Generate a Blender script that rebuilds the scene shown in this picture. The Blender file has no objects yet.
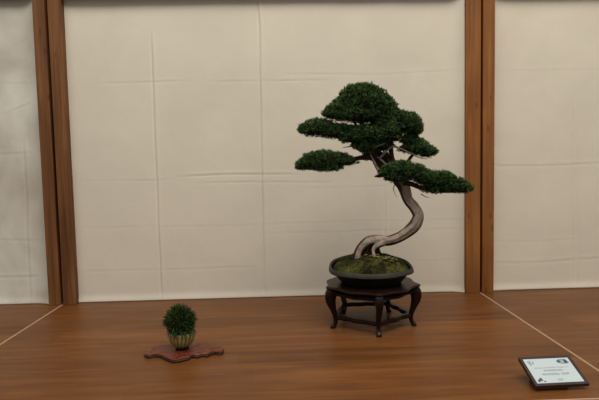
import bpy, math, random
from mathutils import Vector, Matrix, noise
random.seed(7)
PI = math.pi
C = bpy.context.scene.collection

# ------------------------------------------------------------------ camera
CAM = Vector((0.05504, -2.24308, 0.58125))
PITCH, YAW, ROLL, FPX = 0.07153, 0.02938, -0.02116, 517.84
fw = Vector((math.sin(YAW)*math.cos(PITCH), math.cos(YAW)*math.cos(PITCH), -math.sin(PITCH)))
rt = Vector((math.cos(YAW), -math.sin(YAW), 0)); up = rt.cross(fw)
rt, up = rt*math.cos(ROLL)+up*math.sin(ROLL), -rt*math.sin(ROLL)+up*math.cos(ROLL)
cam = bpy.data.objects.new('camera', bpy.data.cameras.new('camera')); C.objects.link(cam)
cam.matrix_world = Matrix(((rt.x, up.x, -fw.x, CAM.x), (rt.y, up.y, -fw.y, CAM.y), (rt.z, up.z, -fw.z, CAM.z), (0, 0, 0, 1)))
cam.data.sensor_width = 36; cam.data.lens = FPX/599*36; cam.data.clip_start = 0.01
bpy.context.scene.camera = cam

def at(px, py, y):                       # a measured photograph point taken to the real plane y
    d = fw+(px-299.5)/FPX*rt-(py-200)/FPX*up
    return CAM+d*((y-CAM.y)/d.y)

# ------------------------------------------------------------------ helpers
def tag(o, label=None, cat=None, group=None, kind=None):
    if label: o['label'] = label
    if cat: o['category'] = cat
    if group: o['group'] = group
    if kind: o['kind'] = kind
    return o
def empty(name, loc, rz=0):
    o = bpy.data.objects.new(name, None); C.objects.link(o); o.location = loc; o.rotation_euler = (0, 0, rz)
    o.empty_display_size = 0.05
    return o
class MB:
    def __init__(s): s.v = []; s.f = []; s.m = []; s.col = []
    def add(s, vs, fs, mi=0, cols=None):
        b = len(s.v); s.v += [tuple(v) for v in vs]; s.f += [tuple(i+b for i in f) for f in fs]; s.m += [mi]*len(fs)
        if cols is None: cols = [(1, 1, 1, 1)]*len(vs)
        s.col += cols
    def box(s, x0, x1, y0, y1, z0, z1, mi=0):
        s.add([(x, y, z) for z in (z0, z1) for y in (y0, y1) for x in (x0, x1)],
              [(0, 2, 3, 1), (4, 5, 7, 6), (0, 1, 5, 4), (2, 6, 7, 3), (0, 4, 6, 2), (1, 3, 7, 5)], mi)
    def tube(s, pts, rad, n=10, fr=None, fc=None, caps=True, mi=0, start=Vector((0, -1, 0))):
        pts = [Vector(p) for p in pts]; N = len(pts); vs = []; cols = []
        t = (pts[1]-pts[0]).normalized(); u = (start-t*start.dot(t)).normalized()
        for i, p in enumerate(pts):
            t = (pts[min(i+1, N-1)]-pts[max(i-1, 0)]).normalized(); u = (u-t*u.dot(t)).normalized(); w = t.cross(u)
            for k in range(n):
                a = 2*PI*k/n; d = u*math.cos(a)+w*math.sin(a); r = rad[i]*(fr(i/(N-1), a, d) if fr else 1)
                vs.append(p+d*r); cols.append(fc(i/(N-1), a, d) if fc else (1, 1, 1, 1))
        fs = [(i*n+k, i*n+(k+1) % n, (i+1)*n+(k+1) % n, (i+1)*n+k) for i in range(N-1) for k in range(n)]
        if caps: fs += [tuple(range(n-1, -1, -1)), tuple((N-1)*n+k for k in range(n))]
        s.add(vs, fs, mi, cols)
    def loft(s, rings, mi=0, close=True, cap0=True, cap1=True):       # rings of equal length
        n = len(rings[0]); vs = [p for r in rings for p in r]
        fs = [(i*n+k, i*n+(k+1) % n, (i+1)*n+(k+1) % n, (i+1)*n+k) for i in range(len(rings)-1) for k in range(n if close else n-1)]
        if cap0: fs.append(tuple(range(n-1, -1, -1)))
        if cap1: fs.append(tuple((len(rings)-1)*n+k for k in range(n)))
        s.add(vs, fs, mi)
    def build(s, name, mats, parent=None, smooth=False, bevel=0, seg=2):
        me = bpy.data.meshes.new(name); me.from_pydata(s.v, [], s.f); me.update()
        if not isinstance(mats, (list, tuple)): mats = [mats]
        for m in mats: me.materials.append(m)
        me.polygons.foreach_set('material_index', s.m)
        ca = me.color_attributes.new('tint', 'FLOAT_COLOR', 'POINT')
        ca.data.foreach_set('color', [c for q in s.col for c in q])
        if smooth: me.polygons.foreach_set('use_smooth', [True]*len(me.polygons))
        o = bpy.data.objects.new(name, me); C.objects.link(o)
        if parent: o.parent = parent
        if bevel:
            b = o.modifiers.new('bevel', 'BEVEL'); b.width = bevel; b.segments = seg; b.limit_method = 'ANGLE'; b.angle_limit = 0.7
        return o
def catmull(P, sub=6):
    out = []; n = len(P)
    for i in range(n-1):
        a, b, c, d = P[max(i-1, 0)], P[i], P[i+1], P[min(i+2, n-1)]
        for k in range(sub):
            t = k/sub
            out.append([0.5*((2*b[j])+(-a[j]+c[j])*t+(2*a[j]-5*b[j]+4*c[j]-d[j])*t*t+(-a[j]+3*b[j]-3*c[j]+d[j])*t**3) for j in range(len(b))])
    out.append(list(P[-1])); return out

# ------------------------------------------------------------------ materials
def mat(name, col=(.5, .5, .5), rough=.6, spec=.5):
    m = bpy.data.materials.new(name); m.use_nodes = True
    b = m.node_tree.nodes['Principled BSDF']
    b.inputs['Base Color'].default_value = (*col, 1); b.inputs['Roughness'].default_value = rough
    b.inputs['Specular IOR Level'].default_value = spec
    return m, m.node_tree, b
def nd(t, typ, **k):
    n = t.nodes.new(typ)
    for a, v in k.items(): setattr(n, a, v)
    return n
def ramp(t, stops):
    r = t.nodes.new('ShaderNodeValToRGB'); e = r.color_ramp.elements
    while len(e) < len(stops): e.new(.5)
    for i, (p, c) in enumerate(stops): e[i].position = p; e[i].color = (*c, 1)
    return r
def coords(t, scale, kind='Object'):
    c = nd(t, 'ShaderNodeTexCoord'); m = nd(t, 'ShaderNodeMapping'); m.inputs['Scale'].default_value = scale
    t.links.new(c.outputs[kind], m.inputs['Vector']); return m.outputs['Vector']
def noise_n(t, vec, scale, detail=3, rough=.5, dist=0):
    n = nd(t, 'ShaderNodeTexNoise'); n.inputs['Scale'].default_value = scale; n.inputs['Detail'].default_value = detail
    n.inputs['Roughness'].default_value = rough; n.inputs['Distortion'].default_value = dist
    t.links.new(vec, n.inputs['Vector']); return n.outputs['Fac']
def mixc(t, f, a, b, mode='MIX'):
    m = nd(t, 'ShaderNodeMix', data_type='RGBA', blend_type=mode)
    if isinstance(f, float): m.inputs[0].default_value = f
    else: t.links.new(f, m.inputs[0])
    for i, x in ((6, a), (7, b)):
        if isinstance(x, tuple): m.inputs[i].default_value = (*x, 1)
        else: t.links.new(x, m.inputs[i])
    return m.outputs[2]
def bump(t, b, h, strength, dist):
    n = nd(t, 'ShaderNodeBump'); n.inputs['Strength'].default_value = strength; n.inputs['Distance'].default_value = dist
    t.links.new(h, n.inputs['Height']); t.links.new(n.outputs['Normal'], b.inputs['Normal'])

def wood_table():
    m, t, b = mat('table_wood', rough=.45, spec=.25)
    L = t.links.new
    # planks run along x: each plank has its own tone
    c = nd(t, 'ShaderNodeTexCoord'); sx = nd(t, 'ShaderNodeSeparateXYZ'); L(c.outputs['Object'], sx.inputs[0])
    q = nd(t, 'ShaderNodeMath', operation='MULTIPLY_ADD'); q.inputs[1].default_value = 8.3; q.inputs[2].default_value = .37; L(sx.outputs['Y'], q.inputs[0])
    fl = nd(t, 'ShaderNodeMath', operation='FLOOR'); L(q.outputs[0], fl.inputs[0])
    qx = nd(t, 'ShaderNodeMath', operation='MULTIPLY_ADD'); qx.inputs[1].default_value = .8; L(sx.outputs['X'], qx.inputs[0])
    w1 = nd(t, 'ShaderNodeTexWhiteNoise', noise_dimensions='1D'); L(fl.outputs[0], w1.inputs['W']); L(w1.outputs['Value'], qx.inputs[2])
    fx = nd(t, 'ShaderNodeMath', operation='FLOOR'); L(qx.outputs[0], fx.inputs[0])
    cv = nd(t, 'ShaderNodeCombineXYZ'); L(fx.outputs[0], cv.inputs[0]); L(fl.outputs[0], cv.inputs[1])
    w2 = nd(t, 'ShaderNodeTexWhiteNoise', noise_dimensions='2D'); L(cv.outputs[0], w2.inputs['Vector'])
    g1 = noise_n(t, coords(t, (1.2, 14, 8)), 2.2, 4, .55, .6)
    g2 = noise_n(t, coords(t, (3, 120, 20)), 3, 3, .6, .2)
    r = ramp(t, [(.25, (.092, .031, .0065)), (.5, (.130, .046, .0105)), (.75, (.178, .070, .018))]); L(g1, r.inputs[0])
    pr = ramp(t, [(0, (.80, .78, .76)), (1, (1.14, 1.15, 1.16))]); L(w2.outputs['Value'], pr.inputs[0])
    a = mixc(t, 1.0, r.outputs[0], pr.outputs[0], 'MULTIPLY')
    gr = ramp(t, [(.3, (.86, .85, .84)), (.7, (1.08, 1.08, 1.08))]); L(g2, gr.inputs[0])
    L(mixc(t, 1.0, a, gr.outputs[0], 'MULTIPLY'), b.inputs['Base Color'])
    rr = nd(t, 'ShaderNodeMapRange'); rr.inputs[3].default_value = .36; rr.inputs[4].default_value = .5
    L(noise_n(t, coords(t, (1, 3, 1)), 4), rr.inputs[0]); L(rr.outputs[0], b.inputs['Roughness'])
    return m
def wood_post(name, cols, knots=.5):
    m, t, b = mat(name, rough=.6, spec=.3); L = t.links.new
    oi = nd(t, 'ShaderNodeObjectInfo'); c = nd(t, 'ShaderNodeTexCoord')
    va = nd(t, 'ShaderNodeVectorMath', operation='MULTIPLY_ADD'); va.inputs[1].default_value = (1, 1, 1)
    cb = nd(t, 'ShaderNodeCombineXYZ'); mm = nd(t, 'ShaderNodeMath', operation='MULTIPLY'); mm.inputs[1].default_value = 7.0
    L(oi.outputs['Random'], mm.inputs[0]); L(mm.outputs[0], cb.inputs[0]); L(mm.outputs[0], cb.inputs[2])
    L(c.outputs['Object'], va.inputs[0]); L(cb.outputs[0], va.inputs[2])
    mp = nd(t, 'ShaderNodeMapping'); mp.inputs['Scale'].default_value = (40, 40, 1.6); L(va.outputs[0], mp.inputs[0])
    g = noise_n(t, mp.outputs[0], 1.2, 5, .6, .8)
    r = ramp(t, [(.28, cols[0]), (.5, cols[1]), (.72, cols[2])]); L(g, r.inputs[0])
    mp3 = nd(t, 'ShaderNodeMapping'); mp3.inputs['Scale'].default_value = (4, 4, 2.2); L(va.outputs[0], mp3.inputs[0])
    pr = ramp(t, [(.3, (.78, .74, .72)), (.7, (1.15, 1.17, 1.18))]); L(noise_n(t, mp3.outputs[0], 1.5, 2), pr.inputs[0])
    a = mixc(t, 1.0, r.outputs[0], pr.outputs[0], 'MULTIPLY')
    # knots
    v = nd(t, 'ShaderNodeTexVoronoi', feature='F1'); v.inputs['Scale'].default_value = 1
    mp2 = nd(t, 'ShaderNodeMapping'); mp2.inputs['Scale'].default_value = (22, 22, 9); L(va.outputs[0], mp2.inputs[0]); L(mp2.outputs[0], v.inputs['Vector'])
    kr = ramp(t, [(0, (1, 1, 1)), (.1, (.8, .8, .8)), (.17, (0, 0, 0))]); L(v.outputs['Distance'], kr.inputs[0])
    km = nd(t, 'ShaderNodeMath', operation='MULTIPLY'); km.inputs[1].default_value = knots; L(kr.outputs[0], km.inputs[0])
    L(mixc(t, km.outputs[0], a, (.035, .015, .008)), b.inputs['Base Color'])
    bump(t, b, g, .25, .002)
    return m
def cloth_mat(name, c0, c1):
    m, t, b = mat(name, rough=.85, spec=.15); L = t.links.new
    r = ramp(t, [(.3, c0), (.7, c1)]); L(noise_n(t, coords(t, (1, 1, 1)), 3.2, 4, .55, .4), r.inputs[0])
    L(r.outputs[0], b.inputs['Base Color'])
    bump(t, b, noise_n(t, coords(t, (1, 1, 1)), 55, 3, .6), .25, .0015)
    return m
def dark_wood(name, c0, c1, rough=.35, spec=.5, sc=(20, 20, 5)):
    m, t, b = mat(name, rough=rough, spec=spec); L = t.links.new
    r = ramp(t, [(.3, c0), (.7, c1)]); L(noise_n(t, coords(t, sc), 2, 4, .6, .5), r.inputs[0])
    L(r.outputs[0], b.inputs['Base Color']); return m
def tint_mat(name, base, rough=.7, spec=.3, nscale=None, translucent=0):
    m, t, b = mat(name, rough=rough, spec=spec); L = t.links.new
    a = nd(t, 'ShaderNodeAttribute', attribute_name='tint')
    col = mixc(t, 1.0, a.outputs['Color'], base, 'MULTIPLY')
    if nscale:
        r = ramp(t, [(.3, (.6, .6, .6)), (.7, (1.3, 1.3, 1.3))]); L(noise_n(t, coords(t, (1, 1, 1)), nscale, 4, .6, .3), r.inputs[0])
        col = mixc(t, 1.0, col, r.outputs[0], 'MULTIPLY')
        bump(t, b, noise_n(t, coords(t, (1, 1, 1)), nscale, 4, .6), .5, .002)
    L(col, b.inputs['Base Color']); return m

M_table = wood_table()
M_edge = mat('pale_edge', (.46, .30, .19), .6, .2)[0]
M_post = wood_post('fir_wood', [(.15, .050, .009), (.21, .075, .015), (.27, .112, .028)])
M_post_dark = wood_post('aged_fir_wood', [(.080, .030, .008), (.14, .052, .014), (.22, .095, .028)], .6)
M_cloth = cloth_mat('cream_cloth', (.60, .545, .445), (.655, .597, .488))
M_cloth_l = cloth_mat('grey_cloth', (.42, .375, .30), (.65, .625, .55))
M_stand = dark_wood('rosewood', (.006, .0022, .0014), (.015, .0045, .0028), .30, .20)
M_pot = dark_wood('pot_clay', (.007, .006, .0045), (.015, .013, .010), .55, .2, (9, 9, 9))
M_trunk = tint_mat('trunk_wood', (1, 1, 1), .75, .2, 60)
M_leaf = tint_mat('juniper_leaf', (.054, .102, .034), .65, .10)
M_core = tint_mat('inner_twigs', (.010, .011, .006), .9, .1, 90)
M_moss = tint_mat('moss', (.034, .036, .009), .95, .1, 120)
M_grass = tint_mat('grass_leaf', (.026, .042, .013), .6, .06)

# ------------------------------------------------------------------ setting
def plane_box(name, x0, x1, y0, y1, z0, z1, m):
    b = MB(); b.box(x0, x1, y0, y1, z0, z1); o = b.build(name, m); o['kind'] = 'structure'; return o
TZ = -0.74
fl = mat('floor_concrete', (.16, .145, .125), .8)[0]
plane_box('floor', -3.4, 3.4, -4, .5, TZ-.05, TZ, fl)
plane_box('wall_back', -3.4, 3.4, .42, .5, TZ, 2.6, mat('back_wall_shade', (.03, .026, .022), .9)[0])  # toned nearly black to stand for shade in the gaps between stiles

# tables: board + pale edge strip on each side + front strip + legs
def table(x0, x1, label):
    t = empty('display_table', ((x0+x1)/2, -.5, TZ)); tag(t, label, 'table', 'exhibition tables standing side by side')
    ox, oy, oz = t.location
    g = .0012; y0, y1 = -1.057, .06
    b = MB(); b.box(x0+.0035-ox, x1-.0035-ox, y0+.004-oy, y1-oy, -.028-oz, 0-oz); b.build('tabletop', M_table, t)
    e = MB(); e.box(x0+g-ox, x0+.0035-ox, y0+.004-oy, y1-oy, -.028-oz, .0003-oz); e.box(x1-.0035-ox, x1-g-ox, y0+.004-oy, y1-oy, -.028-oz, .0003-oz)
    e.box(x0+g-ox, x1-g-ox, y0-oy, y0+.004-oy, -.028-oz, .0003-oz)
    tag(e.build('edge_band', M_edge, t), 'pale edge banding around the board')
    for sx in (x0+.09, x1-.09):
        for sy in (y0+.1, y1-.08):
            l = MB(); l.box(sx-.025-ox, sx+.025-ox, sy-.025-oy, sy+.025-oy, 0, -.028-oz); l.build('leg', M_post_dark, t, bevel=.003)
    return t
table(-.9, .9, 'middle brown wooden display table carrying both plants')
table(-2.7, -.9, 'brown wooden table beyond the left seam, bare of plants')
table(.9, 2.7, 'brown wooden table beyond the right seam, bare of plants')

# backdrop panels: frame of stiles and a top rail with a cloth stretched between
PH = 1.34; RB = 1.279
def crease(d, w): return math.exp(-(d/w)**2)
def panel(x0, x1, wl, wr, clothmat, folds_v, folds_h, label, mats, wrinkle, nx, nz):
    t = empty('backdrop_panel', ((x0+x1)/2, 0, 0)); tag(t, label, 'backdrop', 'cloth covered backdrop panels')
    ox = t.location.x; yf, yb = -.052, -.004
    for a, b_, mm, w in ((x0, x0+wl, mats[0], 0), (x1-wr, x1, mats[1], 1)):
        s = MB(); s.box(a-ox, b_-ox, yf, yb, .0, PH); s.build('stile', mm, t, bevel=.0018)
    s = MB(); s.box(x0+wl-ox, x1-wr-ox, yf+.006, yb, RB, PH); s.build('top_rail', M_post_dark, t, bevel=.002)
    s = MB(); vs = []; fs = []
    xa, xb = x0+wl-.001, x1-wr+.001; z1 = RB+.01
    for j in range(nz+1):
        z = .001+(z1-.001)*j/nz
        for i in range(nx+1):
            x = xa+(xb-xa)*i/nx
            dl, dr = max(0, x-xa), max(0, xb-x)
            y = -.012 - .026*math.exp(-(dl/.036)**1.4)*wrinkle[2] - .026*math.exp(-(dr/.03)**1.3)
            y -= .006*crease(z, .02)
            y += .0028*noise.noise(Vector((x*1.7, z*1.4, wrinkle[1])))*wrinkle[0]
            y += .0012*noise.noise(Vector((x*6, z*4.5, wrinkle[1]+4)))*wrinkle[0]
            y += .00035*noise.noise(Vector((x*22, z*19, wrinkle[1]+9)))*wrinkle[0]
            for (fx0, fx1, amp, za, zb) in folds_v:            # x at the bottom, x at the top
                if za-.05 < z < zb+.05:
                    k = min(1, max(0, (z-za)/.08+.3))*min(1, max(0, (zb-z)/.08+.3))
                    fx = fx0+(fx1-fx0)*z/1.3+.003*noise.noise(Vector((z*5, fx0, 1)))
                    y += 1.25*k*amp*(crease(x-fx, .0045)-.6*crease(x-fx-.010, .007))
            for (fz, amp, xA, xB, sl) in folds_h:
                if xA-.05 < x < xB+.05:
                    k = min(1, max(0, (x-xA)/.1+.3))*min(1, max(0, (xB-x)/.1+.3))
                    zz = fz+sl*(x-xA)+.009*noise.noise(Vector((x*3.1, fz*7, 2)))
                    y += .30*k*amp*(crease(z-zz, .0045)-.6*crease(z-zz-.010, .007))*(.6+.8*abs(noise.noise(Vector((x*7, fz*3, 5)))))
            vs.append((x-ox, y, z))
    n = nx+1
    fs = [(j*n+i, j*n+i+1, (j+1)*n+i+1, (j+1)*n+i) for j in range(nz) for i in range(nx)]
    s.add(vs, fs); o = s.build('cloth', clothmat, t, smooth=True)
    so = o.modifiers.new('thickness', 'SOLIDIFY'); so.thickness = .0012; so.offset = -1
    return t
def X(px, py): return at(px, py, -.012).x
def Z(px, py): return at(px, py, -.012).z
panel(-.8925, .8955, .052, .064, M_cloth,
      [(X(161, 290), X(149, 0), .0028, 0, 1.13), (X(264, 290), X(258, 0), .0032, 0, 1.28), (X(385, 290), X(384, 0), .0010, 0, .5)],
      [(Z(180, 177), .0035, X(180, 177), X(300, 177), 0), (Z(262, 183), .002, X(200, 183), X(330, 183), .0),
       (Z(90, 181), .0012, X(82, 181), X(175, 181), .0), (Z(80, 229), .0010, X(80, 229), .86, 0), (Z(80, 272), .0013, X(80, 272), X(262, 272), 0),
       (Z(100, 84), .0018, X(100, 84), X(190, 84), 0), (Z(200, 83), .0015, X(210, 83), X(330, 83), 0), (Z(300, 233), .0012, X(262, 233), .86, 0),
       (Z(300, 75), .0012, X(285, 75), .8, 0), (Z(430, 185), .0010, X(300, 205), .86, 0), (Z(400, 262), .001, X(400, 262), .86, 0)],
      'wide cream cloth panel behind the bonsai, framed by wooden stiles', (M_post_dark, M_post), (1, 1.3, .15), 620, 440)
panel(-2.5, -.9045, .06, .049, M_cloth_l,
      [(-1.05, -1.03, .002, 0, .7), (-1.28, -1.3, .002, 0, 1.2)],
      [(.30, .003, -1.5, -.96, -.05), (.12, .0035, -1.6, -.96, 0), (.62, .0028, -1.5, -.96, .06), (.95, .002, -1.5, -.96, -.03), (.80, .003, -1.14, -.97, .35)],
      'greyish wrinkled cloth panel at the left edge of the photograph', (M_post_dark, M_post_dark), (2.6, 7.7, .3), 300, 260)
panel(.9055, 2.5, .050, .06, M_cloth,
      [(X(575, 290), X(572, 0), .003, 0, .8), (X(545, 290), X(547, 0), .0012, .2, 1.1)],
      [(Z(560, 165), .0028, .95, 1.7, 0), (Z(560, 70), .0012, .95, 1.7, 0), (Z(520, 262), .0025, .95, 1.5, 0), (Z(540, 240), .0012, .95, 1.4, .0)],
      'smooth cream cloth panel to the right of the paired posts', (M_post, M_post), (1, 12.1, .35), 300, 260)

# ------------------------------------------------------------------ five-legged stand
SX, SY = .359, -.417
ANG = [math.radians(-90+72*k) for k in range(5)]
def star(R, z, inset, n=20, cx=0, cy=0, cut=.975):
    pts = []
    for k in range(5):
        a = Vector((math.cos(ANG[k]), math.sin(ANG[k]))); b = Vector((math.cos(ANG[(k+1) % 5]), math.sin(ANG[(k+1) % 5])))
        mid = (a+b).normalized()
        for i in range(n):
            t = i/n
            p = (a*(1-t)+b*t)*R
            s_ = math.sin(PI*t)
            off = -inset*(.75*min(1, s_*2.2)*.6) + inset*1.9*s_**2 + inset*.45*math.cos(4*PI*t)*s_
            p = p+mid*off
            if p.length > R*cut: p = p.normalized()*R*cut
            pts.append((p.x+cx, p.y+cy, z))
    return pts
st = empty('display_stand', (SX, SY, 0)); tag(st, 'dark carved rosewood stand with five curved legs under the bonsai', 'stand')
b = MB(); b.loft([star(.166, .138, .010), star(.175, .140, .010), star(.179, .144, .010), star(.177, .148, .010), star(.172, .1497, .010)])
b.build('stand_top', M_stand, st)
b = MB(); b.loft([star(.150, .115, .006), star(.160, .120, .006), star(.160, .127, .006), star(.153, .131, .006), star(.158, .138, .006)])
b.build('apron', M_stand, st)
prof = catmull([(.149, .136, .018, .015), (.157, .120, .020, .014), (.158, .098, .0175, .0115), (.150, .070, .0115, .009), (.142, .046, .009, .0078),
                (.1405, .026, .0075, .0070), (.145, .012, .0072, .0075), (.151, .004, .0085, .009), (.151, .0005, .0085, .009)], 4)
for k in range(5):
    ca, sa = math.cos(ANG[k]), math.sin(ANG[k]); rings = []
    for i, (r, z, hr, ht) in enumerate(prof):
        p, q = prof[max(i-1, 0)], prof[min(i+1, len(prof)-1)]
        tr, tz = q[0]-p[0], q[1]-p[1]; l = math.hypot(tr, tz) or 1; nr, nz = -tz/l, tr/l
        if i > len(prof)-4 or i == 0: nr, nz = 1, 0
        ring = []
        for j in range(12):
            a = 2*PI*j/12; cx_ = math.copysign(abs(math.cos(a))**.55, math.cos(a)); sy_ = math.copysign(abs(math.sin(a))**.55, math.sin(a))
            rr = r+hr*cx_*nr; zz = max(.0003, z+hr*cx_*nz); tt = ht*sy_
            ring.append((rr*ca-tt*sa, rr*sa+tt*ca, zz))
        rings.append(ring)
    l = MB(); l.loft(rings[::-1]); l.build('leg', M_stand, st, smooth=True)
def ringpts(r0, z, n=100):
    out = []
    for i in range(n):
        a = 2*PI*i/n-PI/2; u = (a+PI/2)/(2*PI/5) % 1
        r = r0*(1-.17*math.sin(PI*u)+.03*math.cos(4*PI*u)*math.sin(PI*u))
        out.append((r*math.cos(a), r*math.sin(a), z))
    return out
b = MB(); rs = [ringpts(.142, .031), ringpts(.145, .036), ringpts(.143, .046), ringpts(.128, .046), ringpts(.128, .031)]
b.loft(rs+[rs[0]], cap0=False, cap1=False); b.build('ring_stretcher', M_stand, st)

# ------------------------------------------------------------------ bonsai
BZ = .1498
bo = empty('bonsai_tree', (SX, SY, BZ)); tag(bo, 'windswept juniper bonsai with twisted bare trunk in dark oval pot on the stand', 'bonsai')
OFF = Vector((SX, SY, BZ))
def oval(rx, ry, z, n=64, wob=0):
    out = []
    for i in range(n):
        a = 2*PI*i/n; c, s = math.cos(a), math.sin(a); e = .86
        w = 1+wob*.6*math.sin(3*a+.5)*.03
        out.append((rx*w*math.copysign(abs(c)**e, c), ry*w*math.copysign(abs(s)**e, s), z+wob*.025*max(0, s)**1.2+wob*.0012*math.sin(5*a)))
    return out
RX, RY = .150, .128
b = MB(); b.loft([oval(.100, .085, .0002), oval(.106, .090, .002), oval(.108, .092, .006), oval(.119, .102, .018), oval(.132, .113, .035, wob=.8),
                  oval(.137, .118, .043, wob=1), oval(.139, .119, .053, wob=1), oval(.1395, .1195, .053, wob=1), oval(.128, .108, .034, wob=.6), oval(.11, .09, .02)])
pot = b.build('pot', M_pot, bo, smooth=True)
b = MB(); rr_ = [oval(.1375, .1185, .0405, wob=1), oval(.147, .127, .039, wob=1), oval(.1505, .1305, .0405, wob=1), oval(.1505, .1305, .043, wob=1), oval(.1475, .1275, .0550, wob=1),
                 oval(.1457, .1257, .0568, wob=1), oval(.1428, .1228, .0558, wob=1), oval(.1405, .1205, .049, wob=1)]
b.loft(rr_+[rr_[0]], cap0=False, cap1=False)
tag(b.build('pot_rim', dark_wood('rim_clay_lit', (.024, .021, .014), (.046, .040, .028), .6, .2, (9, 9, 9)), pot, smooth=True), 'brown rim band, toned paler as if lit from above')  # light on the lip is put into its paler colour; body kept darker
# moss mound
ms = MB(); n1, n2 = 150, 52; vs = []; cols = []
def mossz(x, y):
    r = math.hypot(x/.137, y/.117)
    z = .043+.022*max(0, min(1, (y+.02)/.14))**1.2+.052*(max(0.0, 1-r*r))**.7
    z += .0045*abs(noise.noise(Vector((x*38, y*38, 3))))+.005*noise.noise(Vector((x*17, y*17, 8)))*(1-r**6)+.0018*noise.noise(Vector((x*110, y*110, 1)))
    return z
random.seed(3)
for j in range(n2+1):
    for i in range(n1):
        r = j/n2; a = 2*PI*i/n1; c, s = math.cos(a), math.sin(a)
        x = .134*r*math.copysign(abs(c)**.88, c); y = .115*r*math.copysign(abs(s)**.88, s)
        vs.append((x, y, mossz(x, y)))
        t = noise.noise(Vector((x*22, y*22, 5))); t2 = noise.noise(Vector((x*60, y*60, 15)))
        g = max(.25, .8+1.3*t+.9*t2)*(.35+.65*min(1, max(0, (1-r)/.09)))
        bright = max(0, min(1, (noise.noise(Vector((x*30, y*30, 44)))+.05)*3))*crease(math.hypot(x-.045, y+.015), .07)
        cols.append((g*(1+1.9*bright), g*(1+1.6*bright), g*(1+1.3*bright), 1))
fs = [(j*n1+i, j*n1+(i+1) % n1, (j+1)*n1+(i+1) % n1, (j+1)*n1+i) for j in range(n2) for i in range(n1)]
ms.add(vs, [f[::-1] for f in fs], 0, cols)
for _ in range(2600):                                   # short tufts
    a = random.random()*2*PI; r = math.sqrt(random.random())*.97
    x = .134*r*math.cos(a); y = .112*r*math.sin(a); z = mossz(x, y)-.001; h = random.uniform(.003, .0065); w = random.uniform(.0012, .0022)
    d = random.random()*PI; dx, dy = w*math.cos(d), w*math.sin(d)
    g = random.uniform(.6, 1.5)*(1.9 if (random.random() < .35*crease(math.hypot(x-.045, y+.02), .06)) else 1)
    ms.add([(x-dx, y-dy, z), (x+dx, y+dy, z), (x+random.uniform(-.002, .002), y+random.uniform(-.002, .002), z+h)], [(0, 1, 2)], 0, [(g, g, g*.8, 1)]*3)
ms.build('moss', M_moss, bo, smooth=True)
# small yellow-green moss leaves, right of the trunk foot
lf = MB(); random.seed(12)
for (px, py) in ((366, 259), (369, 261), (373, 257), (378, 258), (383, 262), (386, 264), (390, 263), (393, 265), (388, 259), (391, 260), (381, 255), (376, 262), (395, 261), (384, 265), (371, 264)):
    p = at(px, py, SY-.02)-OFF; x, y = p.x, SY-.02-SY+random.uniform(-.02, .02)-.03*(py-259)/6
    z = mossz(x, y)+.004
    for q in range(4):
        a = random.random()*2*PI; L_ = random.uniform(.008, .013); c, s = math.cos(a), math.sin(a); w = L_*.45
        bx, by = x+random.uniform(-.004, .004), y+random.uniform(-.004, .004)
        g = random.uniform(.75, 1.3)
        lf.add([(bx, by, z), (bx+c*L_*.5-s*w, by+s*L_*.5+c*w, z+.003), (bx+c*L_, by+s*L_, z+.002), (bx+c*L_*.5+s*w, by+s*L_*.5-c*w, z+.003), ], [(0, 3, 2, 1)], 0, [(g, g, g, 1)]*4)
lf.build('ground_leaves', tint_mat('pale_leaf', (.17, .16, .06), .8), bo)

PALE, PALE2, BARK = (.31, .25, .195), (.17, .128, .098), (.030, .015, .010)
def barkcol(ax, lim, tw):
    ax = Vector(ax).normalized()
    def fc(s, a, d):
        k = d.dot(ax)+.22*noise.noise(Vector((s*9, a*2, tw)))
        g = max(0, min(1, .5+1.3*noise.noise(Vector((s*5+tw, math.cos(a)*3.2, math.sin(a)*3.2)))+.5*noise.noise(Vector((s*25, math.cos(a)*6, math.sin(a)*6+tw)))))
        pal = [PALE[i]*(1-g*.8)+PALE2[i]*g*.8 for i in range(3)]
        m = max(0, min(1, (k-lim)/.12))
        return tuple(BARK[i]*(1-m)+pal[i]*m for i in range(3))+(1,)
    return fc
def ridges(tw, amp=.10):
    return lambda s, a, d: 1+amp*math.sin(3*a+6*s+tw)+amp*.6*math.sin(7*a-9*s)+amp*1.2*noise.noise(Vector((s*10, a*1.5, tw)))
PX = 1/283.0
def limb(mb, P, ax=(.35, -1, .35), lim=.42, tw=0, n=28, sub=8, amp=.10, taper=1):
    # P: photograph x, y, radius in photograph pixels, depth offset from the tree's plane
    Q = catmull([list(at(p[0], p[1], SY+(p[3] if len(p) > 3 else 0))-OFF)+[p[2]*PX*(1-(p[3] if len(p) > 3 else 0)*-.5)] for p in P], sub)
    mb.tube([q[:3] for q in Q], [max(.0004, q[3]) for q in Q], n, ridges(tw, amp), barkcol(ax, lim, tw))
tr = MB()
limb(tr, [(356.5, 260, 3.9, -.010), (358.3, 252, 3.6, -.010), (362.3, 245.8, 3.9, -.008), (369, 241, 4.8, -.006), (378, 240, 5.0, 0), (388, 240.5, 4.8, .002), (398, 237.5, 4.9, 0),
          (407.5, 231.5, 5.2, -.004), (415, 224, 5.7, -.008), (417.8, 215.5, 5.7, -.008), (414, 207.5, 5.2, -.002), (408, 200, 4.9, .004), (405, 192, 5.5, .006), (402.5, 184, 6.1, .004),
          (398, 176.5, 6.6, .003), (391, 172, 5.8, 0), (386, 168, 4.6, .004)], sub=9)
tr.build('trunk', M_trunk, bo, smooth=True)
rb = MB()
limb(rb, [(377, 241, 4.0, .0), (370, 245, 3.6, .004), (366, 250, 3.4, .006), (363.5, 259, 3.8, .01)], lim=.9, tw=5)
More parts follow.
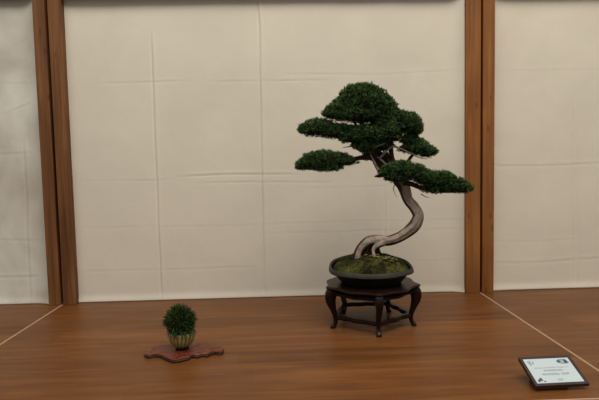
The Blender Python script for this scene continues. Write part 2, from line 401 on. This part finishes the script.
limb(rb, [(384, 241.5, 4.2, -.005), (377, 244.5, 3.4, -.012), (373, 249.5, 1.9, -.016), (373.5, 254.5, 2.0, -.02), (375, 260, 2.6, -.022)], lim=.5, tw=8)
limb(rb, [(384, 242, 4.2, .012), (376, 246, 3.6, .018), (377, 252, 3.2, .02), (380, 262, 3.8, .022)], lim=1.2, tw=9)
limb(rb, [(380, 242, 4.0, .01), (371, 247, 4.4, .01), (369, 253, 4.2, .012), (368, 262, 4.6, .014)], lim=1.2, tw=3)  # dark filler limb added for the shaded hollow under the root arch
rb.build('root', M_trunk, bo, smooth=True)
BR = [
 ([(390, 171, 5, 0), (381, 163, 4.4, .002), (374, 155, 4.0, 0), (368, 147, 3.6, -.004), (365, 136, 3.0, 0), (362, 124, 2.6, 0), (361, 108, 2, 0), (360, 96, 1, 0)], .75),
 ([(386, 173, 4, -.01), (380, 172, 3.0, -.014), (377, 168, 2.2, -.016), (373, 160, 1.6, -.018), (370, 154, 1.2, -.018)], .1),
 ([(387, 173, 3, -.012), (380, 175.5, 2.0, -.016), (374.5, 176.5, .6, -.018)], .5),
 ([(394, 172, 3.6, .005), (390, 163, 3.0, .01), (384, 157, 2.6, .012), (376, 150, 2.2, .012), (368, 143, 1.4, .01)], .7),
 ([(388, 168, 2.2, -.01), (383, 162, 1.8, -.014), (377, 157, 1.4, -.016)], .1),
 ([(398, 172, 2.6, .0), (394, 164, 2.4, .006), (391, 152, 2.2, .01), (392, 138, 1.8, .01), (398, 126, 1.2, .01)], .8),
 ([(376, 158, 3.2, 0), (369, 157, 2.8, .0), (362, 157.5, 2.4, 0), (352, 159, 1.8, -.004), (340, 161.5, 1.3, -.004), (325, 165, .8, -.002)], .7),
 ([(380, 158, 1.6, -.02), (388, 150, 1.5, -.024), (394, 146.5, 1.5, -.02), (402, 149.5, 1.4, -.016), (411, 153.5, 1.2, -.012), (419, 157.5, .9, -.01), (427, 159, .5, -.01)], .0),
 ([(366, 143, 1.6, -.01), (356, 144.5, 1.2, -.018), (349, 146.5, .9, -.02), (342.5, 147.5, .4, -.02)], .4),
 ([(368, 140, 2.6, 0), (356, 136, 2.2, 0), (342, 134, 1.7, 0), (326, 132, 1.0, 0)], .8),
 ([(372, 150, 1.4, -.03), (378, 146, 1.2, -.034), (385, 143.5, .9, -.036)], .0),
 ([(366, 130, 1.8, 0), (372, 124, 1.5, -.004), (380, 119, 1.2, -.004), (386, 112, .8, 0)], .5),
 ([(403, 183, 3.4, -.01), (412, 184, 2.4, -.016), (422, 188, 2.0, -.012), (435, 191, 1.6, -.01), (450, 192, 1.1, -.01), (464, 192, .5, -.008)], .7),
 ([(398, 172, 2.2, 0), (406, 164, 1.7, .01), (414, 154, 1.4, .012), (424, 151, .9, .012)], .6),
 ([(421, 194, .7, -.02), (425, 196.5, .5, -.022), (429, 197.5, .3, -.022)], .6),
 ([(352, 118, 1, -.01), (357, 126, 1.3, -.01), (364, 133, 1.6, -.006)], .5),
 ([(397, 181, .7, -.01), (393.5, 188, .5, -.012), (395, 194, .35, -.012), (397, 197, .2, -.012)], .9),
]
for i, (P, lim) in enumerate(BR):
    if lim < .5 or P[0][2] < 1: P = [(p[0], p[1], p[2]*.65)+tuple(p[3:]) for p in P]
    m_ = MB(); limb(m_, P, lim=1.1 if lim >= .5 else lim+.35, tw=i*1.7, n=12, sub=5, amp=.12); m_.build('branch', M_trunk, bo, smooth=True)

# foliage pads: lumps given as (x, y, half width, half height) in photograph pixels, depth offset and depth half extent in metres
def blob(L):
    (px, py, rx, ry, dy, rd) = L
    c = at(px, py, SY+dy)-OFF; k = (SY+dy-CAM.y)/FPX*1.0
    return c, Vector((rx*k, rd, ry*k))
def nz(v, s, o): return noise.noise(Vector((v.x*s+o, v.y*s, v.z*s)))
def surf(c, r, d, seed):
    f = 1+.12*nz(d, 2.3, seed)+.10*nz(d, 6, seed+5)
    z = d.z
    p = c+Vector((d.x*r.x, d.y*r.y, z*r.z*(1 if z > 0 else .62)))*f
    return p+d*(.0045*noise.noise(p*60+Vector((seed, 0, 0)))+.0025*noise.noise(p*130))
def pad(lumps, dens=1.0, seed=0):
    random.seed(seed+100); B = [blob(l) for l in lumps]; mb = MB()
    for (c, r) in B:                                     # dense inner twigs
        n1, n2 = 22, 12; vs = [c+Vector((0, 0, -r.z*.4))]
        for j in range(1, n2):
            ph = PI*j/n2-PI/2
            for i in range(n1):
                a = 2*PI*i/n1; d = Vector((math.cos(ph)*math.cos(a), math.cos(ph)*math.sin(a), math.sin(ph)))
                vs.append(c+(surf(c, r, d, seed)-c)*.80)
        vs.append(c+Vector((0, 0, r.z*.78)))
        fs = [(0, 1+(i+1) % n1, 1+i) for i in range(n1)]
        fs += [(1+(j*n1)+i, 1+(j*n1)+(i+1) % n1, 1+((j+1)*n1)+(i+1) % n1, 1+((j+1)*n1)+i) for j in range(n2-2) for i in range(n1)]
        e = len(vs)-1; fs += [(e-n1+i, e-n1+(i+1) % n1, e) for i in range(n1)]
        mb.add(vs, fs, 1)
    for q, (c, r) in enumerate(B):
        area = (r.x*r.y+r.x*r.z+r.y*r.z)/3*4*PI
        N = int(area*52000*dens)
        for _ in range(N):
            zz = random.uniform(-1, 1); a = random.random()*2*PI; s = math.sqrt(1-zz*zz); d = Vector((s*math.cos(a), s*math.sin(a), zz))
            p = surf(c, r, d, seed); 
            if any((((p-c2).x/r2.x)**2+((p-c2).y/r2.y)**2+((p-c2).z/(r2.z if p.z > c2.z else r2.z*.62))**2) < .66 for k2, (c2, r2) in enumerate(B) if k2 != q): continue
            if zz < -.3 and random.random() < .6: continue
            depth = random.random()**2*.22; p = p+(c-p)*depth
            nrm = Vector((d.x/r.x, d.y/r.y, d.z/r.z)).normalized()
            clump = noise.noise(p*95+Vector((seed, 0, 0)))
            nrm = (nrm*1.0+Vector((0, 0, .55))).normalized()
            L0 = random.uniform(.0055, .0115)*(1+.6*clump)
            if zz < -.25: L0 *= .7
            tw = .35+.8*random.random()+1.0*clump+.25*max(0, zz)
            for _b in range(6):
                dd = (nrm+Vector((random.gauss(0, .55), random.gauss(0, .55), random.gauss(0, .45)))).normalized()
                sd = dd.cross(Vector((random.gauss(0, 1), random.gauss(0, 1), random.gauss(0, 1)))).normalized()*random.uniform(.0008, .0014)
                ln = L0*random.uniform(.6, 1.25); base = p-dd*.002
                g = tw*random.uniform(.75, 1.25)
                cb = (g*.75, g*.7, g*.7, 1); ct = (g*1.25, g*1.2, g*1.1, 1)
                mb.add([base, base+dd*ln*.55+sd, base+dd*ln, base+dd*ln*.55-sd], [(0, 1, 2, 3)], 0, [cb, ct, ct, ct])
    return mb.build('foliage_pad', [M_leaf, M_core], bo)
PADS = [
 [(365, 108, 25, 23.5, 0, .085), (341, 113.5, 17, 10.5, -.01, .06), (379, 110, 17, 16, .0, .065), (360, 97, 20, 13, -.005, .055), (347, 106.5, 14.5, 11, -.005, .05), (362, 116, 31, 10, -.02, .07), (329, 115, 6.5, 4.5, 0, .025)],
 [(319, 130, 18, 11, 0, .055), (306, 130, 8, 6, 0, .03), (337, 133, 17, 9, 0, .055), (352, 135, 14, 9, -.01, .05)],
 [(366, 149, 9, 6, -.03, .04), (368, 136, 22, 11.5, -.03, .06), (384, 130, 15, 12, -.02, .055), (362, 146, 10, 7, -.02, .05), (379, 146, 14, 9, .01, .045), (352, 139, 13, 7, -.03, .04), (371, 157, 8, 6, .03, .03), (384, 158, 7, 5, .03, .03)],
 [(404, 125, 17, 13, .01, .06), (396, 119, 11, 9, 0, .045), (413, 131, 9, 9, .01, .04), (393, 137, 9, 8, -.01, .04)],
 [(416, 148, 13, 10, .02, .05), (427, 153, 10, 7, .02, .04), (410, 141, 9, 7, .02, .04), (406, 150, 7, 4, .03, .03)],
 [(322, 161, 20, 10, 0, .06), (308, 165, 12, 7, 0, .045), (339, 161, 13, 8, 0, .05), (349, 162, 7, 5, 0, .03), (302, 168, 6, 3.5, 0, .025), (326, 168, 17, 5, -.01, .04)],
 [(400, 172, 17, 10, -.035, .045), (388, 172, 9, 7, -.035, .03), (414, 174, 13, 10, -.03, .045), (401, 166, 10, 5, -.03, .035), (424, 179, 9, 7, -.025, .04), (397, 179, 12, 5, -.04, .03)],
 [(440, 181, 16, 10, -.02, .05), (427, 180, 12, 9, -.025, .045), (453, 186, 14, 9, -.02, .045), (463, 189, 9, 6.5, -.02, .035), (437, 189, 17, 7, -.02, .04), (426, 173, 4.5, 3.5, -.02, .02)],
]
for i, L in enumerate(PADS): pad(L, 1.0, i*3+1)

# ------------------------------------------------------------------ burl slab, small grass pot
def onz(px, py, z):
    d = fw+(px-299.5)/FPX*rt-(py-200)/FPX*up; return CAM+d*((z-CAM.z)/d.z)
SL = [(42, 316), (60, 292), (88, 280), (120, 268), (170, 264), (215, 262), (262, 266), (300, 258), (328, 254), (352, 260), (372, 272), (398, 270), (428, 269), (466, 275), (478, 290),
      (460, 303), (428, 301), (405, 306), (388, 316), (360, 314), (335, 322), (305, 320), (288, 330), (262, 338), (228, 345), (200, 346), (165, 336), (140, 322), (108, 316), (70, 322)]
P = [onz(135+x/5.33, 295+y/5.33, .011) for x, y in SL]
cc = sum(P, Vector())/len(P); cc.z = 0
loop = catmull([(p.x-cc.x, p.y-cc.y) for p in P+[P[0]]], 5)[:-1]
loop = [(x*(1+.02*noise.noise(Vector((x*60, y*60, 1)))), y*(1+.03*noise.noise(Vector((x*60, y*60, 7))))) for x, y in loop][::-1]
def sring(s, z, j=0): return [(x*s, y*s, z+(.0012*noise.noise(Vector((x*40, y*40, j))) if z > .004 else 0)) for x, y in loop]
m_, t_, b_ = mat('burl_wood', rough=.4, spec=.25)
r_ = ramp(t_, [(.3, (.028, .008, .005)), (.5, (.105, .022, .010)), (.7, (.20, .055, .026))]); t_.links.new(noise_n(t_, coords(t_, (1, 1.6, 1)), 26, 5, .6, 2.2), r_.inputs[0]); t_.links.new(r_.outputs[0], b_.inputs['Base Color'])
sl = empty('wooden_slab', (cc.x, cc.y, 0)); tag(sl, 'wavy edged reddish burl wood slab under the small grass pot', 'slab')
b = MB(); b.loft([sring(.955, .0092), sring(.985, .0108), sring(.97, .0118, 3), sring(.9, .012, 3), sring(.5, .0121, 3), sring(.15, .0121, 3)]); b.build('slab_top', m_, sl, smooth=True)
b = MB(); b.loft([sring(.93, .0003), sring(.97, .002), sring(.985, .006), sring(.955, .0092)]); tag(b.build('bark_edge', dark_wood('bark_edge', (.014, .007, .005), (.06, .022, .012), .6), sl, smooth=True), 'dark rough natural edge')

gp = onz(182.3, 348.5, .012); kz = .0128
gr = empty('potted_grass', (gp.x, gp.y, kz)); tag(gr, 'small tuft of dark spiky grass in a yellow green ribbed pot', 'potted plant')
def circ(r, z, n=72, rib=0, w=0): return [(r*(1+rib*math.cos(18*2*PI*i/n*1.0)+w*math.sin(2*PI*i/n*3))*math.cos(2*PI*i/n), r*(1+rib*math.cos(18*2*PI*i/n)+w*math.sin(2*PI*i/n*3))*math.sin(2*PI*i/n), z+w*.05*math.sin(2*PI*i/n*2+1)) for i in range(n)]
b = MB(); b.loft([circ(.019, .0002), circ(.021, .001), circ(.020, .008), circ(.015, .009)]); b.build('pot_foot', M_stand, gr, smooth=True)
m_, t_, b_ = mat('glazed_pot', rough=.4, spec=.5)
cN = nd(t_, 'ShaderNodeTexCoord'); sN = nd(t_, 'ShaderNodeSeparateXYZ'); t_.links.new(cN.outputs['Object'], sN.inputs[0])
aN = nd(t_, 'ShaderNodeMath', operation='ARCTAN2'); t_.links.new(sN.outputs[0], aN.inputs[0]); t_.links.new(sN.outputs[1], aN.inputs[1])
mN = nd(t_, 'ShaderNodeMath', operation='MULTIPLY'); mN.inputs[1].default_value = 20; t_.links.new(aN.outputs[0], mN.inputs[0])
zN = nd(t_, 'ShaderNodeMath', operation='MULTIPLY_ADD'); zN.inputs[1].default_value = 60; t_.links.new(sN.outputs[2], zN.inputs[0]); t_.links.new(mN.outputs[0], zN.inputs[2])
sn = nd(t_, 'ShaderNodeMath', operation='SINE'); t_.links.new(zN.outputs[0], sn.inputs[0])
r_ = ramp(t_, [(.2, (.055, .045, .012)), (.6, (.23, .185, .055)), (1, (.42, .35, .14))]); mr = nd(t_, 'ShaderNodeMapRange'); mr.inputs[1].default_value = -1; t_.links.new(sn.outputs[0], mr.inputs[0])
mx = nd(t_, 'ShaderNodeMath', operation='MULTIPLY_ADD'); mx.inputs[1].default_value = .45; t_.links.new(mr.outputs[0], mx.inputs[0]); mn = nd(t_, 'ShaderNodeMath', operation='MULTIPLY'); mn.inputs[1].default_value = .7; t_.links.new(noise_n(t_, coords(t_, (1, 1, 1)), 45, 3), mn.inputs[0]); t_.links.new(mn.outputs[0], mx.inputs[2])
t_.links.new(mx.outputs[0], r_.inputs[0]); t_.links.new(r_.outputs[0], b_.inputs['Base Color'])
b = MB(); b.loft([circ(.020, .008, rib=.005), circ(.027, .012, rib=.01), circ(.035, .022, rib=.014), circ(.0395, .035, rib=.016, w=.01), circ(.0415, .048, rib=.014, w=.02), circ(.0415, .055, rib=.01, w=.03), circ(.039, .0555, w=.03), circ(.036, .049, w=.01), circ(.01, .047)])
b.build('pot', m_, gr, smooth=True)
random.seed(21); g_ = MB()
for i in range(900):
    a = random.random()*2*PI; r0 = math.sqrt(random.random())*.030
    bx, by, bz = r0*math.cos(a), r0*math.sin(a), .045
    ph = random.uniform(-.25, 1)**1.0; ph = max(-.35, ph); out = random.random()*2*PI
    el = math.asin(random.uniform(-.15, 1)); R_ = random.uniform(.72, 1.04)
    tx, ty, tz = -.004+.050*R_*math.cos(el)*math.cos(out), .048*R_*math.cos(el)*math.sin(out), .093+.058*R_*math.sin(el)-(.014 if el < .2 else 0)
    b0 = Vector((bx, by, bz)); t1 = Vector((tx, ty, tz)); mid = (b0+t1)*.5+Vector((0, 0, .018))+Vector((random.gauss(0, .004), random.gauss(0, .004), 0))
    dr = (t1-b0).normalized(); sd = dr.cross(Vector((random.gauss(0, 1), random.gauss(0, 1), random.gauss(0, .5)))).normalized()
    w = random.uniform(.0012, .0022); g = random.uniform(.5, 1.5)
    pts = [(b0.lerp(mid, u)).lerp(mid.lerp(t1, u), u) for u in (0, .25, .5, .75, 1)]
    ws = [.5, .9, 1, .8, .1]; vs = []
    for p, k in zip(pts, ws): vs += [p-sd*w*k, p+sd*w*k]
    g_.add(vs, [(2*k, 2*k+1, 2*k+3, 2*k+2) for k in range(4)], 0, [(g*.8, g*.8, g*.8, 1)]*4+[(g*1.2, g*1.2, g*1.1, 1)]*6)
for i in range(500):                                       # short leaf tips over the cushion
    el = math.asin(random.uniform(-.1, 1)); out = random.random()*2*PI
    n_ = Vector((math.cos(el)*math.cos(out), math.cos(el)*math.sin(out), math.sin(el)))
    p = Vector((-.004+n_.x*.038, n_.y*.038, .088+n_.z*.042)); dd = (n_+Vector((random.gauss(0, .5), random.gauss(0, .5), random.gauss(0, .5)))).normalized()
    sd = dd.cross(Vector((random.gauss(0, 1), random.gauss(0, 1), 0))).normalized()*.0013; ln = random.uniform(.012, .024); g = random.uniform(.5, 1.9)
    g_.add([p, p+dd*ln*.5+sd, p+dd*ln, p+dd*ln*.5-sd], [(0, 1, 2, 3)], 0, [(g, g, g, 1)]*4)
for i in range(70):                                       # leaves drooping over the rim
    a = random.gauss(-1.9, 1.0); c, s = math.cos(a), math.sin(a); L1 = random.uniform(.3, 1); g = random.uniform(.3, 1.0)
    p0 = Vector((.030*c, .030*s, .066)); p1 = Vector((.042*c, .042*s, .071)); p2 = Vector(((.046+.006*L1)*c, (.046+.006*L1)*s, .066-.020*L1)); sd = Vector((-s, c, 0))*.0016
    g_.add([p0-sd, p0+sd, p1-sd, p1+sd, p2], [(0, 1, 3, 2), (2, 3, 4)], 0, [(g, g, g, 1)]*5)
g_.v = [(x, y, z-.006) for x, y, z in g_.v]
g_.build('grass_tuft', M_grass, gr)['kind'] = 'stuff'

# ------------------------------------------------------------------ name card
cd = empty('name_card', (.738, -1.010, 0), .032); tag(cd, 'tilted white printed card in dark brown frame on wedge foot, front right table corner', 'card')
T = .401; ct_, sn_ = math.cos(T), math.sin(T); W, H, Z0 = .139, .0986, .0165
def onc(u, v, h): return (u, v*ct_-h*sn_, Z0+v*sn_+h*ct_)      # u across, v up the card, h out of its face
def slabc(mb, u0, u1, v0, v1, h0, h1):
    mb.add([onc(u, v, h) for h in (h0, h1) for v in (v0, v1) for u in (u0, u1)], [(0, 2, 3, 1), (4, 5, 7, 6), (0, 1, 5, 4), (2, 6, 7, 3), (0, 4, 6, 2), (1, 3, 7, 5)])
M_frame = dark_wood('frame_wood', (.020, .007, .005), (.040, .014, .010), .35)
f = MB(); slabc(f, -W/2, W/2, 0, H, -.0095, -.0025)
for (u0, u1, v0, v1) in ((-W/2, W/2, 0, .008), (-W/2, W/2, H-.007, H), (-W/2, -W/2+.008, .008, H-.007), (W/2-.008, W/2, .008, H-.007)): slabc(f, u0, u1, v0, v1, -.0025, 0)
f.build('frame', M_frame, cd, bevel=.0008)
f = MB(); slabc(f, -W/2+.0085, W/2-.0085, .0085, H-.0075, -.0024, -.0012); cdo = f.build('card', mat('card_white', (.44, .51, .53), .5)[0], cd)
def marks(rects, m, label):
    k = MB()
    for (u0, u1, v0, v1) in rects: slabc(k, u0, u1, v0, v1, -.0013, -.0010)
    tag(k.build('print', m, cdo), label)
random.seed(5)
def textrow(uc, w, v, h):
    out = []; u = uc-w/2
    while u < uc+w/2:
        cw = h*random.uniform(.45, .7)
        if random.random() < .14: u += cw
        kind = random.randrange(4)
        out.append((u, u+cw*.22, v, v+h))
        if kind in (0, 2): out.append((u, u+cw*.8, v+h*.82, v+h))
        if kind in (1, 2): out.append((u, u+cw*.8, v, v+h*.18))
        if kind in (0, 3): out.append((u+cw*.6, u+cw*.82, v, v+h))
        out.append((u, u+cw*.7, v+h*.42, v+h*.58)); u += cw*1.18
    return out
ink, red, teal = mat('ink', (.17, .19, .21), .6)[0], mat('red_ink', (.36, .29, .29), .6)[0], mat('teal_ink', (.03, .07, .075), .6)[0]
marks(textrow(0, .088, .0570, .0040), red, 'faint reddish line of print')
marks(textrow(0, .048, .0470, .0050), ink, 'short grey line of print')
marks(textrow(0, .068, .0340, .0062), ink, 'longer grey line of print')
marks(textrow(.002, .010, .0150, .0060), ink, 'small grey mark at the bottom')
marks([(-.054, -.050, .079, .083), (-.048, -.045, .080, .085), (-.052, -.046, .073, .078), (-.043, -.039, .073, .077), (-.042, -.037, .079, .0815), (-.050, -.047, .068, .072)], ink, 'small dark emblem in the upper left')
marks([(-.056, -.050, .013, .018), (-.053, -.042, .016, .022), (-.048, -.043, .022, .026), (-.041, -.036, .012, .016)], teal, 'small dark emblem in the lower left')
k = MB()
def ell(uc, vc, ru, rv, h=-.0010):
    k.add([onc(uc, vc, h)]+[onc(uc+ru*math.cos(2*PI*i/24), vc+rv*math.sin(2*PI*i/24), h) for i in range(24)], [(0, 1+i, 1+(i+1) % 24) for i in range(24)])
ell(.030, .0785, .0052, .0050); ell(.0495, .0780, .0042, .0068)
for (u0, u1, v0, v1) in ((.030, .050, .0845, .0858), (.032, .050, .0705, .0718), (.044, .047, .072, .085), (.0535, .0565, .0735, .0760)): slabc(k, u0, u1, v0, v1, -.0013, -.0010)
kk = k; k = MB(); ell(.040, .0785, .0125, .0078, -.00105); k.build('print', mat('grey_ink', (.27, .31, .33), .6)[0], cdo); k = kk
tag(k.build('print', teal, cdo), 'dark teal oval emblem in the upper right')
f = MB(); a0, a1 = .028, H*.62
vs = []
for u in (-.055, .022):
    vs += [(u, a0*ct_+.008*sn_, 0), (u, a1*ct_+.008*sn_, 0), (u, a1*ct_+.008*sn_, Z0+a1*sn_-.0082*ct_), (u, a0*ct_+.008*sn_-.012, Z0+a0*sn_-.0085*ct_-.004), (u, a0*ct_-.012, 0)]
f.add(vs, [(0, 4, 3, 2, 1), (5, 6, 7, 8, 9), (0, 1, 6, 5), (1, 2, 7, 6), (2, 3, 8, 7), (3, 4, 9, 8), (4, 0, 5, 9)])
f.build('wedge_foot', M_frame, cd)

# ------------------------------------------------------------------ light
def area(name, loc, target, sx, sy, power, col):
    l = bpy.data.lights.new(name, 'AREA'); l.shape = 'RECTANGLE'; l.size = sx; l.size_y = sy; l.energy = power; l.color = col
    o = bpy.data.objects.new(name, l); C.objects.link(o); o.location = loc
    o.rotation_euler = (Vector(target)-Vector(loc)).to_track_quat('-Z', 'Y').to_euler(); return o
area('ceiling_lamp', (.95, -2.1, 4.0), (.5, -.2, .4), 3.6, 1.6, 145, (1, .94, .85))
area('ceiling_lamp', (-1.8, -2.1, 3.8), (-.6, 0, .3), 1.2, 1.2, 24, (.95, .98, 1))
w = bpy.data.worlds.new('room_light'); bpy.context.scene.world = w; w.use_nodes = True
wt = w.node_tree; bg = wt.nodes['Background']; bg.inputs[1].default_value = .68
wc = nd(wt, 'ShaderNodeTexCoord'); ws_ = nd(wt, 'ShaderNodeSeparateXYZ'); wt.links.new(wc.outputs['Generated'], ws_.inputs[0])
wr = ramp(wt, [(0, (.34, .32, .29)), (.25, (.62, .60, .56)), (1, (1, .97, .92))]); wt.links.new(ws_.outputs['Z'], wr.inputs[0]); wt.links.new(wr.outputs[0], bg.inputs[0])
vs_ = bpy.context.scene.view_settings
vs_.view_transform = 'Standard'; vs_.look = 'None'; vs_.gamma = 1; vs_.use_curve_mapping = False; vs_.exposure = 0
